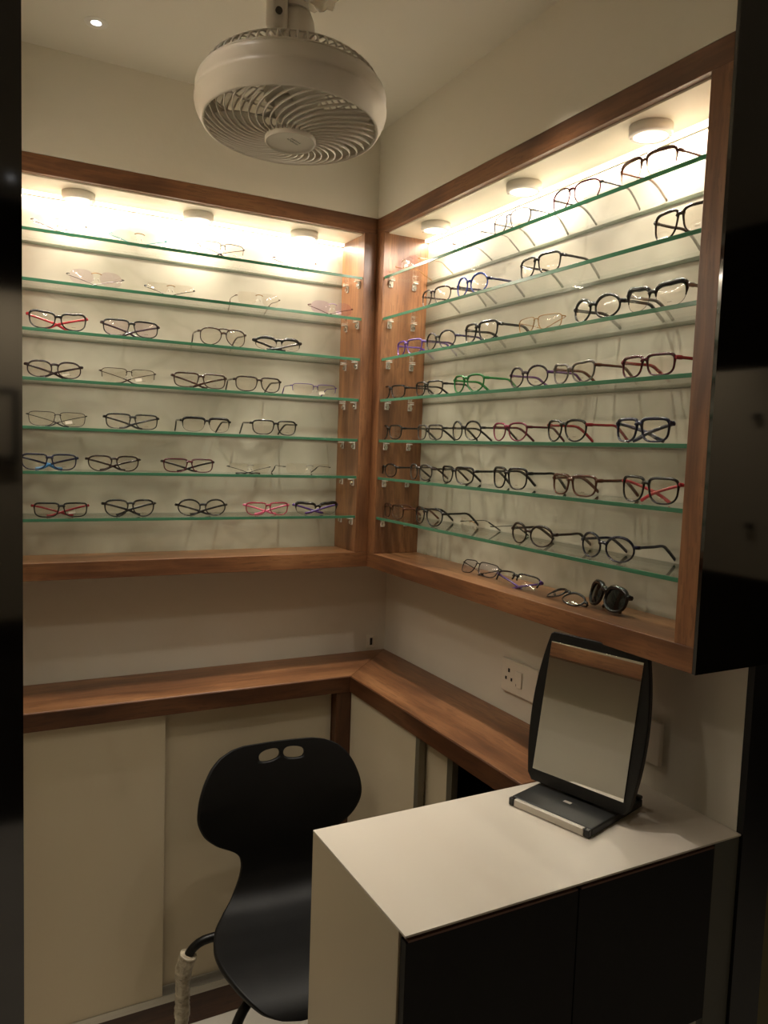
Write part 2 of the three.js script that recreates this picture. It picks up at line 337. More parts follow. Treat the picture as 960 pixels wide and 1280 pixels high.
// ---------------------------------------------------------------- table mirror
{
  const ang = 0.2761, tilt = 0.1734, W = 0.202, H = 0.2593;
  const g = thing('table_mirror', 'black framed tilting table mirror standing on the white desk', 'mirror', [-0.205, YL, 1.178]);
  g.rotation.y = ang - Math.PI / 2;                       // local +z looks out of the glass, local x runs along the base
  const bw = 0.088, bd = 0.098;
  const mk = (n, b, m, r = 0.001, par = g) => { const q = new THREE.Mesh(boxGeo(b, r), m); q.name = n; q.castShadow = q.receiveShadow = true; par.add(q); return q; };
  mk('base', [-bw, bw, 0.001, 0.016, -bd, bd - 0.010], M.mirrorBase, 0.003);
  mk('front_strip', [-bw + 0.012, bw - 0.012, 0.001, 0.0155, bd - 0.0098, bd], M.silver, 0.002);
  for (const s of [-1, 1]) mk('corner_cap', [s < 0 ? -bw : bw - 0.0115, s < 0 ? -bw + 0.0115 : bw, 0.001, 0.0155, bd - 0.0098, bd], M.mirrorFrame, 0.002);
  mk('rear_bar', [-bw, bw, 0.0161, 0.024, -bd, -bd + 0.012], M.mirrorFrame, 0.003);
  mk('badge', [-0.008, 0.008, 0.0161, 0.0172, 0.026, 0.034], M.silver, 0.0004);
  mk('stem', [-0.03, 0.03, 0.0161, 0.03, -0.022, -0.004], M.mirrorFrame, 0.003);
  // the tilted head
  const head = new THREE.Group(); head.name = 'head';
  const sh = new THREE.Shape();
  const tw = W / 2 + 0.004, bt = -0.022, tp = H + 0.018;
  sh.moveTo(-tw - 0.006, bt + 0.012); sh.quadraticCurveTo(-tw - 0.035, H * 0.52, -tw, tp - 0.004); sh.lineTo(-tw + 0.006, tp); sh.lineTo(tw - 0.006, tp); sh.lineTo(tw, tp - 0.004);
  sh.quadraticCurveTo(tw + 0.035, H * 0.52, tw + 0.006, bt + 0.012); sh.lineTo(tw - 0.004, bt); sh.lineTo(-tw + 0.004, bt); sh.closePath();
  const fg = new THREE.ExtrudeGeometry(sh, { depth: 0.010, bevelEnabled: true, bevelThickness: 0.0015, bevelSize: 0.0015, bevelSegments: 2, curveSegments: 24 });
  fg.translate(0, 0, -0.0125);
  const frame = new THREE.Mesh(fg, M.mirrorFrame); frame.name = 'frame';
  const gl = new THREE.Mesh(boxGeo([-W / 2, W / 2, 0, H, -0.0008, 0.0012], 0.0004), M.mirror); gl.name = 'mirror_glass';
  for (const q of [frame, gl]) { q.castShadow = q.receiveShadow = true; q.rotation.x = -tilt; q.position.set(0, 0.044, 0.003); g.add(q); }
}

// ---------------------------------------------------------------- wall plates
{
  const g = thing('socket_plate', 'white three-pin socket plate with rocker switch on the side wall', 'socket', [-0.001, 1.012, 0.74]);
  box('plate', [-0.0115, -0.001, 1.012, 1.099, 0.669, 0.816], M.plastic, g, { bevel: 0.003 });
  const y = 1.056, z = 0.7015;
  box('earth_hole', [-0.0122, -0.0112, y + 0.009, y + 0.019, z - 0.0035, z + 0.0035], M.slot, g);
  box('pin_hole', [-0.0122, -0.0112, y - 0.012, y - 0.004, z - 0.0145, z - 0.0085], M.slot, g);
  box('pin_hole', [-0.0122, -0.0112, y - 0.012, y - 0.004, z + 0.0085, z + 0.0145], M.slot, g);
  const k = box('rocker', [-0.0155, -0.0116, 1.035, 1.077, 0.733, 0.757], M.plastic, g, { bevel: 0.002 });
  box('rocker_mark', [-0.0158, -0.0154, 1.038, 1.044, 0.736, 0.7375], M.slot, k);
}
{
  const g = thing('switch_plate', 'white switch plate behind the table mirror on the side wall', 'switch', [-0.001, 1.0045, 1.157]);
  box('plate', [-0.0125, -0.001, 1.0045, 1.0955, 1.111, 1.2025], M.plastic, g, { bevel: 0.003 });
  box('rocker', [-0.0155, -0.0126, 1.03, 1.072, 1.135, 1.1625], M.plastic, g, { bevel: 0.002 });
  box('slot', [-0.0128, -0.0124, 1.044, 1.062, 1.1655, 1.167], M.slot, g);
}
{
  const g = thing('cable_outlet', 'small pale cable outlet on the back wall above the ledge corner', 'outlet', [-0.054, 0.964, 0.001]);
  box('plate', [-0.0705, -0.0375, 0.963, 1.006, 0.001, 0.006], M.plastic, g, { bevel: 0.001 });
  box('slot', [-0.059, -0.05, 0.972, 0.996, 0.006, 0.0068], M.slot, g);
  box('cover', [-0.048, -0.0445, 0.969, 1.0, 0.006, 0.0085], M.creamPanel, g);
}

// ---------------------------------------------------------------- chair: bent shell on steel tube legs
{
  const cx = -0.517, cz = 0.40, yaw = -0.06;
  const g = thing('shell_chair', 'black shell chair with handle holes standing before the sliding doors', 'chair', [cx, 0, cz]);
  g.rotation.y = yaw;
  // profile along the shell: z (forward), y, half width
  const prof = [[0.425, 0.392, 0.075], [0.422, 0.398, 0.115], [0.410, 0.412, 0.152], [0.385, 0.427, 0.178], [0.34, 0.437, 0.200], [0.27, 0.438, 0.215], [0.19, 0.430, 0.213], [0.11, 0.426, 0.192], [0.055, 0.434, 0.160], [0.022, 0.458, 0.128], [0.006, 0.495, 0.106], [0.0, 0.53, 0.101], [-0.001, 0.56, 0.116], [0.0, 0.59, 0.168], [0.0, 0.625, 0.203], [-0.002, 0.67, 0.221], [-0.006, 0.72, 0.220], [-0.012, 0.765, 0.206], [-0.018, 0.80, 0.185], [-0.022, 0.822, 0.160], [-0.025, 0.835, 0.128], [-0.026, 0.840, 0.095]];
  const pc = new THREE.CatmullRomCurve3(prof.map(([z, y]) => V(0, y, z)), false, 'centripetal');
  const wc = new THREE.CatmullRomCurve3(prof.map(([z, y, w], i) => V(w, i, 0)), false, 'centripetal');
  const NS = 150, NT = 56, P = [], th = 0.011;
  const base = [], nor = [];
  for (let i = 0; i <= NS; i++) {
    const c = pc.getPoint(i / NS), tg = pc.getTangent(i / NS), w = wc.getPoint(i / NS).x;
    const n = V(0, tg.z, -tg.y).negate();              // towards the sitter
    for (let j = 0; j <= NT; j++) {
      const t = j / NT * 2 - 1, x = t * w;
      const backness = Math.min(1, Math.max(0, (c.y - 0.5) / 0.2)), seatness = 1 - backness;
      base.push(V(x, c.y + seatness * 0.9 * x * x * 0.35, c.z + backness * 0.75 * x * x)); nor.push(n);
    }
  }
  const holes = [[-0.026, 0.808, 0.0295, 0.0155, -0.12], [0.042, 0.808, 0.0295, 0.0155, 0.12]];
  const id = (i, j) => i * (NT + 1) + j;
  const inside = (p, h) => { const dx = p.x - h[0], dy = p.y - h[1], c = Math.cos(h[4]), s = Math.sin(h[4]), u = (dx * c - dy * s) / h[2], v = (dx * s + dy * c) / h[3]; return Math.pow(Math.abs(u), 2.4) + Math.pow(Math.abs(v), 2.4); };
  for (const p of base) if (p.y > 0.75) for (const h of holes) { const q = inside(p, h); if (q > 0.62 && q < 1.55) { const k = Math.pow(q, -1 / 2.4); p.x = h[0] + (p.x - h[0]) * k; p.y = h[1] + (p.y - h[1]) * k; } }
  const keep = [];
  for (let i = 0; i < NS; i++) for (let j = 0; j < NT; j++) {
    const q = [id(i, j), id(i, j + 1), id(i + 1, j + 1), id(i + 1, j)];
    const c = q.reduce((s, k) => s.add(base[k]), V(0, 0, 0)).multiplyScalar(0.25);
    if (c.y > 0.75 && holes.some(h => inside(c, h) < 0.98)) continue;
    keep.push(q);
  }
  const nb = base.length, pos = new Float32Array(nb * 6), idx = [], edges = new Map();
  base.forEach((p, i) => { p.toArray(pos, i * 3); p.clone().addScaledVector(nor[i], -th).toArray(pos, (nb + i) * 3); });
  for (const q of keep) {
    idx.push(q[0], q[1], q[2], q[0], q[2], q[3], nb + q[0], nb + q[2], nb + q[1], nb + q[0], nb + q[3], nb + q[2]);
    for (let k = 0; k < 4; k++) { const a = q[k], b = q[(k + 1) % 4], r = `${b},${a}`; if (edges.has(r)) edges.delete(r); else edges.set(`${a},${b}`, [a, b]); }
  }
  for (const [a, b] of edges.values()) idx.push(a, nb + a, b, b, nb + a, nb + b);
  const sg = new THREE.BufferGeometry(); sg.setAttribute('position', new THREE.BufferAttribute(pos, 3));
  sg.setAttribute('uv', new THREE.BufferAttribute(new Float32Array(nb * 4), 2)); sg.setIndex(idx); sg.computeVertexNormals();
  put('seat_shell', sg, M.chair, g);
  const R = 0.0115;
  const rear = s => [V(s * 0.06, 0.405, 0.10), V(s * 0.17, 0.404, 0.085), V(s * 0.228, 0.392, 0.08), V(s * 0.256, 0.352, 0.077), V(s * 0.262, 0.22, 0.072), V(s * 0.262, 0.001 + R, 0.06)];
  const front = s => [V(s * 0.06, 0.408, 0.30), V(s * 0.14, 0.402, 0.315), V(s * 0.178, 0.385, 0.335), V(s * 0.205, 0.335, 0.35), V(s * 0.222, 0.2, 0.375), V(s * 0.235, 0.001 + R, 0.40)];
  for (const s of [-1, 1]) for (const f of [rear, front]) {
    const leg = put('leg', sweep(f(s), R, { seg: 40, sides: 10 }), M.steelBlack, g);
    if (s < 0 && f === rear) {
      const c = new THREE.CatmullRomCurve3(f(s), false, 'centripetal'), pts = []; for (let k = 0; k <= 10; k++) pts.push(c.getPointAt(0.36 + 0.58 * k / 10));
      const w = sweep(pts, t => 0.0158 + 0.0014 * Math.sin(t * 17) + 0.0008 * Math.sin(t * 41 + 1) + 0.005 * (1 - t) * (1 - t), { seg: 60, sides: 12 });
      const p = w.attributes.position; for (let i = 0; i < p.count; i++) { p.setX(i, p.getX(i) + rr(-0.0012, 0.0012)); p.setZ(i, p.getZ(i) + rr(-0.0012, 0.0012)); } w.computeVertexNormals(); metreUV(w, 'y');
      put('plastic_wrap', w, M.film, leg).userData.label = 'torn packing film around the leg';
    }
  }
  const under = put('under_frame', mergeGeometries([sweep([V(-0.06, 0.406, 0.09), V(-0.06, 0.407, 0.31)], 0.010, { seg: 4, sides: 8, up: V(0, 1, 0) }), sweep([V(0.06, 0.406, 0.09), V(0.06, 0.407, 0.31)], 0.010, { seg: 4, sides: 8, up: V(0, 1, 0) })]), M.steelBlack, g);
}

// ---------------------------------------------------------------- ceiling fan in a round cage
{
  const g = thing('cabin_fan', 'white round caged fan hanging from the ceiling', 'fan', [-0.6934, CEIL, 0.8294]);
  const dy = 2.2309 - CEIL;                              // rim plane below the ceiling
  const tiltAxis = V(0.88, 0, 0.47).normalize(), q = new THREE.Quaternion().setFromAxisAngle(tiltAxis, -0.05);
  const piece = (n, geo, m, par = g) => { const h = geo.clone(); h.scale(0.9, 0.9, 0.9); h.applyQuaternion(q); h.translate(0, dy, 0); h.computeBoundingSphere(); return put(n, h, m, par); };
  // ring housing: profile outside and inside
  piece('ring_housing', lathe([[0.181, 0.010], [0.1795, 0.001], [0.182, -0.002], [0.186, 0], [0.193, 0.012], [0.1985, 0.024], [0.2015, 0.036], [0.2015, 0.042], [0.1985, 0.045], [0.2, 0.05], [0.2, 0.066], [0.197, 0.076], [0.191, 0.08], [0.187, 0.08], [0.189, 0.07], [0.188, 0.045], [0.184, 0.018], [0.181, 0.010]], 72), M.fan);
  const bladeGeo = (() => {
    const pts = []; for (let k = 0; k <= 8; k++) { const u = k / 8, r = 0.052 + 0.129 * u, a = -0.95 * Math.pow(u, 1.25); pts.push(V(r * Math.cos(a), -0.020 + 0.023 * u * u, r * Math.sin(a))); }
    return sweep(pts, 0.0014, { seg: 14, sides: 4, flat: 2.6, up: V(0, 1, 0) });
  })();
  const cage = piece('front_grille', (() => { const t = new THREE.TorusGeometry(0.1805, 0.0022, 6, 60); t.rotateX(Math.PI / 2); t.translate(0, 0.003, 0); return t; })(), M.fan);
  for (let i = 0; i < 36; i++) piece('grille_blade', bladeGeo.clone().rotateY(-i / 36 * Math.PI * 2), M.fan, cage);
  const hub = piece('hub_disc', lathe([[0.0001, -0.0285], [0.0485, -0.0285], [0.0495, -0.031], [0.0525, -0.0315], [0.054, -0.029], [0.0542, -0.016], [0.05, -0.013], [0.0001, -0.013]], 40), M.fan, cage);
  // faint maker's print on the disc, two short lines of small strokes
  const marks = [];
  for (let row = 0; row < 2; row++) for (let k = 0; k < 8 - row; k++) { const m = new THREE.BoxGeometry(rr(0.0015, 0.003), 0.0003, rr(0.003, 0.0055)); m.rotateY(rr(-0.5, 0.5)); m.translate((k - 3.5 + row * 0.5) * 0.0044, -0.0287, 0.006 + row * 0.0085); m.rotateY(0.5); marks.push(m); }
  piece('hub_print', mergeGeometries(marks), std({ color: 0x6d7065, roughness: 0.6 }), hub);
  // rotor
  const rot = piece('rotor_hub', lathe([[0.0001, 0.02], [0.034, 0.022], [0.036, 0.055], [0.0001, 0.056]], 28), M.fan);
  for (let b = 0; b < 3; b++) {
    const pos = [], idx = []; const NU = 10, NV = 6;
    for (let i = 0; i <= NU; i++) for (let j = 0; j <= NV; j++) {
      const u = i / NU, v = j / NV - 0.5, r = 0.03 + 0.14 * u, span = (0.55 + 0.35 * Math.sin(u * 2.6)) * 0.95, a = v * span * 1.25 + 0.3 * u;
      pos.push(r * Math.cos(a), 0.036 + v * 0.035 * (1.1 - 0.5 * u), r * Math.sin(a));
    }
    const n = pos.length / 3; for (let k = 0; k < n; k++) pos.push(pos[3 * k], pos[3 * k + 1] + 0.0018, pos[3 * k + 2]);
    for (let i = 0; i < NU; i++) for (let j = 0; j < NV; j++) { const a = i * (NV + 1) + j, c = a + NV + 1; idx.push(a, a + 1, c, a + 1, c + 1, c, n + a, n + c, n + a + 1, n + a + 1, n + c, n + c + 1); }
    const bg = new THREE.BufferGeometry(); bg.setAttribute('position', new THREE.Float32BufferAttribute(pos, 3)); bg.setAttribute('uv', new THREE.Float32BufferAttribute(new Float32Array(pos.length / 3 * 2), 2)); bg.setIndex(idx); bg.computeVertexNormals(); bg.rotateY(b * Math.PI * 2 / 3 + 0.4);
    piece('fan_blade', bg, M.fan, rot);
  }
  // rear cage of thin ribs
  const rear = piece('rear_cage', mergeGeometries([[0.188, 0.082, 0.0035], [0.165, 0.112, 0.0022], [0.12, 0.122, 0.002], [0.075, 0.126, 0.003]].map(([r, y, t]) => { const k = new THREE.TorusGeometry(r, t, 6, 56); k.rotateX(Math.PI / 2); k.translate(0, y, 0); return k; })), M.fan);
  const rib = sweep([V(0.188, 0.078, 0), V(0.183, 0.095, 0), V(0.165, 0.112, 0), V(0.12, 0.123, 0), V(0.07, 0.127, 0)], 0.0019, { seg: 12, sides: 5, up: V(0, 0, 1), flat: 1.3 });
  for (let i = 0; i < 60; i++) piece('cage_rib', rib.clone().rotateY(i / 60 * Math.PI * 2), M.fan, rear);
  // motor shell and yoke up to the ceiling cap
  piece('motor_shell', lathe([[0.0001, 0.06], [0.058, 0.062], [0.06, 0.09], [0.058, 0.126], [0.05, 0.15], [0.047, 0.19], [0.042, 0.222], [0.032, 0.246], [0.0001, 0.252]], 36), M.fan);
  const yo = put('yoke', (() => {
    const a = new RoundedBoxGeometry(0.04, 0.15, 0.03, 3, 0.014); a.translate(-0.04, -0.10, 0.02);
    const b = new THREE.CylinderGeometry(0.02, 0.03, 0.09, 24); b.translate(0, -0.075, 0.0);
    return mergeGeometries([a, b.toNonIndexed ? b : b].map(x => { const y = x.index ? x.toNonIndexed() : x; return y; }));
  })(), M.fan, g);
  const bolt = new THREE.CylinderGeometry(0.0065, 0.0065, 0.004, 14); bolt.rotateX(Math.PI / 2); bolt.translate(-0.042, -0.145, 0.0362); put('bolt', bolt, M.fanDark, yo);
  put('ceiling_cap', lathe([[0.0001, -0.05], [0.03, -0.05], [0.045, -0.04], [0.058, -0.012], [0.06, -0.001], [0.0001, -0.001]], 36), M.fan, g);
  const wrap = new THREE.SphereGeometry(0.055, 26, 18); { const p = wrap.attributes.position; for (let i = 0; i < p.count; i++) { const x = p.getX(i), y = p.getY(i), z = p.getZ(i), k = 1 + 0.16 * Math.sin(x * 170 + 1) * Math.sin(y * 150) + 0.1 * Math.sin(z * 220 + x * 90); p.setXYZ(i, x * k * 1.05, y * k * 0.75, z * k); } wrap.computeVertexNormals(); wrap.translate(0.028, -0.062, 0.01); }
  put('plastic_wrap', wrap, std({ color: 0xe9e2d4, roughness: 0.12, transmission: 0.55, thickness: 0 }), g).userData.label = 'crumpled clear packing film on the mount';
}

// ---------------------------------------------------------------- spectacles
const frameMats = {};
const frameMat = (c, metal) => frameMats[c + metal] ??= std({ color: c, roughness: metal ? 0.28 : 0.22, metalness: metal ? 0.7 : 0, clearcoat: metal ? 0 : 0.4 });
const clearMats = {};
const clearMat = c => clearMats[c] ??= std({ color: c, roughness: 0.15, transmission: 0.6, thickness: 0 });
const lensMats = {};
const lensMat = c => lensMats[c] ??= std({ color: c, roughness: 0.0, transmission: 1, thickness: 0, ior: 1.55 });
const darkLens = std({ color: 0x0a0908, roughness: 0.08 });
const padMat = std({ color: 0xe8e0d2, roughness: 0.3, transmission: 0.5, thickness: 0 });
const printMat = std({ color: 0x6f675a, roughness: 0.7 });
const C = { k: 0x120f0e, br: 0x2b1811, to: 0x3a2114, gm: 0x3b3230, gold: 0x8f6b3a, silver: 0x8d8880, navy: 0x161a38, blue: 0x2a3f8c, pur: 0x5a3c86, red: 0x8d1f2a, bred: 0xb8313c, pink: 0xd86a8c, green: 0x1d6b34, wine: 0x4d1420, brown: 0x5a3324, grey: 0x6f6862, cyan: 0x66b9c4, lilac: 0xb59ac2 };
function outline(shape, a, b, side, n = 44) {             // lens outline, side = +1 outer edge at +x
  const pts = [];
  const [eT, eB] = { rect: [4.6, 3.1], square: [4.2, 2.7], round: [2.1, 2.0], oval: [2.6, 2.2], cat: [3.2, 2.4], aviator: [2.7, 2.2], panto: [2.9, 2.15] }[shape];
  for (let i = 0; i < n; i++) {
    const t = i / n * Math.PI * 2, c = Math.cos(t), s = Math.sin(t), ex = s > 0 ? eT : eB;
    let x = a * Math.sign(c) * Math.pow(Math.abs(c), 2 / ex), y = b * Math.sign(s) * Math.pow(Math.abs(s), 2 / ex);
    const o = x / a, h = y / b;
    if (shape === 'rect' || shape === 'square') x *= 1 + (o < 0 ? 0.15 : 0.06) * h;
    if (shape === 'panto') { x *= 1 + (o < 0 ? 0.14 : 0.08) * h; y *= h > 0 ? 0.94 : 1.04; }
    if (shape === 'cat') { y += b * 0.22 * Math.max(0, o) * Math.max(0, h + 0.4); x *= 1 + 0.10 * h; }
    if (shape === 'aviator') { x += a * 0.14 * Math.max(0, -h) * 1; x *= 1 + 0.06 * h; y *= h < 0 ? 1.1 : 0.95; }
    pts.push([x * side, y]);
  }
  return pts;
}
const lensCurve = (x, y) => -7 * x * x * 0.35 - 0.4 * y * y;   // slight wrap of the front
function spectacles(spec) {
  const { W = 0.138, shape = 'rect', style = 'full', front = C.k, arm = front, pose = 'folded', thick = 1, lens = 0xf7f3ee, metal = false, tall, label, group, clear = false, tagged = false, pads = metal, print = true, dark = false, tip = arm } = spec;
  const g = thing('spectacles', label, 'spectacles', [0, 0, 0], group);
  const bridgeGap = 0.0150 * (W / 0.138), endW = 0.004, a = (W - bridgeGap - 2 * endW) / 4;
  const b = 1.07 * (tall ?? { rect: 0.0170, square: 0.0195, round: 0.0222, oval: 0.0180, cat: 0.0185, aviator: 0.0225, panto: 0.0205 }[shape]);
  const rim = (metal ? 0.001 : 0.0020) * thick, cxL = bridgeGap / 2 + a, y0 = b * (shape === 'aviator' ? 1.1 : 1.05) + rim;
  const fm = clear ? clearMat(front) : frameMat(front, metal), am = frameMat(arm, metal && arm === front);
  const ht = (x, y) => lensCurve(x, y);
  let topOuter = 0;
  for (const s of [-1, 1]) {
    const o = outline(shape, a, b, s), pts = o.map(([x, y]) => { const X = s * cxL + x; return V(X, y0 + y, ht(X, y)); });
    topOuter = Math.max(...o.filter(p => p[0] * s > a * 0.6).map(p => p[1]));
    // lens: triangle fan of two rings, gently domed
    const lp = [V(s * cxL, y0, ht(s * cxL, 0) + 0.0012)], n = pts.length;
    for (const k of [0.55, 0.985]) for (const p of pts) { const x = s * cxL + (p.x - s * cxL) * k, y = y0 + (p.y - y0) * k; lp.push(V(x, y, ht(x, y - y0) + 0.0012 * (1 - k * k))); }
    const li = []; for (let i = 0; i < n; i++) { const j = (i + 1) % n; li.push(0, 1 + i, 1 + j, 1 + i, 1 + n + i, 1 + n + j, 1 + i, 1 + n + j, 1 + j); }
    if (s < 0) for (let i = 0; i < li.length; i += 3) [li[i + 1], li[i + 2]] = [li[i + 2], li[i + 1]];
    const lg = new THREE.BufferGeometry().setFromPoints(lp); lg.setAttribute('uv', new THREE.Float32BufferAttribute(new Float32Array(lp.length * 2), 2)); lg.setIndex(li); lg.computeVertexNormals();
    const lm = put('lens', lg, dark ? darkLens : lensMat(lens), g);
    if (print && style !== 'rimless' && s > 0 && !dark) { const m = mergeGeometries([0, 1, 2].map(k => new THREE.BoxGeometry(0.0024, 0.0013, 0.0003).translate(s * cxL + (k - 1) * 0.0033, y0 - b * 0.62, ht(s * cxL, b * 0.6) + 0.0014))); put('lens_print', m, printMat, lm); }
    if (style === 'full') put('rim', sweep(pts, (t, c) => rim * (metal ? 1 : 0.82 + 0.5 * Math.max(0, (c.y - y0) / b)), { closed: true, seg: 44, sides: 6, up: V(0, 0, 1), flat: 1.25 }), fm, g);
    else if (style === 'half' || style === 'brow') {
      const up = o.map(([x, y], i) => [Math.atan2(y, x * s), pts[i]]).filter(q => q[0] > -0.25 && q[0] < Math.PI + 0.25).sort((m, k) => m[0] - k[0]).map(q => q[1]);
      put('rim', sweep(up, (t, c) => rim * (style === 'brow' ? 0.5 + 1.5 * Math.max(0, (c.y - y0) / b) : 1), { seg: 26, sides: 6, up: V(0, 0, 1), flat: 1.25 }), fm, g);
      if (style === 'brow') put('lower_rim', sweep(o.map(([x, y], i) => [y, pts[i]]).filter(q => q[0] < 0.002).map(q => q[1]).sort((m, k) => m.x - k.x), 0.00055, { seg: 22, sides: 5, up: V(0, 0, 1) }), frameMat(C.gm, true), g);
    }
    if (pads) { const pd = new THREE.SphereGeometry(0.0042, 10, 8); pd.scale(0.45, 1, 0.7); pd.rotateZ(s * 0.35); pd.translate(s * bridgeGap * 0.36, y0 - 0.003, -0.006); put('nose_pad', pd, padMat, g); }
    // end piece and arm
    const ey = y0 + topOuter * (style === 'rimless' ? 0.35 : shape === 'round' ? 0.42 : 0.62);
    const at = pts.filter(p => (p.x - s * cxL) * s > 0).reduce((m, p) => Math.abs(p.y - ey) < Math.abs(m.y - ey) ? p : m), ex = at.x, ez = at.z;
    const ar = (metal ? 0.001 : 0.0025) * Math.min(1.4, thick);
    const hx = s * (W / 2 + 0.001), hz = ez - 0.007;
    const rf = (t) => ar * (t < 0.12 ? 1.5 : metal ? (t > 0.68 ? 1.9 : 1) : (t > 0.6 ? 1.25 : 1.1));
    let path;
    if (pose === 'open') path = [V(ex, ey, ez), V(hx, ey, ez - 0.002), V(hx, ey, hz), V(hx, ey + 0.0005, ez - 0.045), V(hx - s * 0.004, ey, ez - 0.078), V(hx - s * 0.007, ey - 0.010, ez - 0.096), V(hx - s * 0.010, Math.max(ar * 1.9, ey - 0.034), ez - 0.122)];
    else { const z1 = hz - (s > 0 ? 0.001 : 0.0065); path = [V(ex, ey, ez), V(hx, ey, ez - 0.0025), V(hx - s * 0.0015, ey - 0.0006, z1), V(hx - s * 0.032, ey - 0.008, z1 - 0.003), V(hx - s * 0.068, ey - 0.019, z1 - 0.004), V(hx - s * 0.086, Math.max(ar * 2.4, ey - 0.0275), z1 - 0.005), V(hx - s * 0.100, Math.max(ar * 1.6, ey - 0.036), z1 - 0.006)]; }
    const arm_ = put('arm', sweep(path, rf, { seg: 30, sides: 6, up: pose === 'open' ? V(1, 0, 0) : V(0, 0, 1), flat: metal ? 1 : 0.75 }), am, g);
    if (tip !== arm) { const c = new THREE.CatmullRomCurve3(path, false, 'centripetal'), q = []; for (let k = 0; k <= 6; k++) q.push(c.getPointAt(0.66 + 0.338 * k / 6)); put('arm_tip', sweep(q, ar * 1.75, { seg: 10, sides: 6, up: pose === 'open' ? V(1, 0, 0) : V(0, 0, 1) }), frameMat(tip, false), arm_); }
  }
  // bridge
  const by = y0 + b * ({ round: 0.3, panto: 0.5, aviator: 0.3, cat: 0.4 }[shape] ?? 0.5), bz = ht(bridgeGap / 2, 0), bx = bridgeGap / 2 + (shape === 'round' || shape === 'oval' || shape === 'panto' ? 0.0022 : 0.0006) + (style === 'rimless' ? 0.003 : 0);
  put('bridge', sweep([V(-bx, by, bz), V(-bx * 0.45, by + 0.0022, bz + 0.0016), V(bx * 0.45, by + 0.0022, bz + 0.0016), V(bx, by, bz)], rim * (metal ? 1.2 : 1.7), { seg: 12, sides: 6, up: V(0, 0, 1) }), fm, g);
  if (shape === 'aviator') put('top_bar', sweep([V(-0.016, y0 + b * 0.86, bz), V(0, y0 + b * 0.95, bz + 0.001), V(0.016, y0 + b * 0.86, bz)], rim * 1.1, { seg: 10, sides: 6, up: V(0, 0, 1) }), fm, g);
  if (tagged) { const t = new THREE.BoxGeometry(0.017, 0.0095, 0.0006); t.rotateZ(0.15); t.rotateX(-0.25); t.translate(0.028, y0 - b * 0.35, -0.022); put('price_tag', t, M.paper, g); }
  return g;
}
const K = 'spectacle frames on the glass shelves';
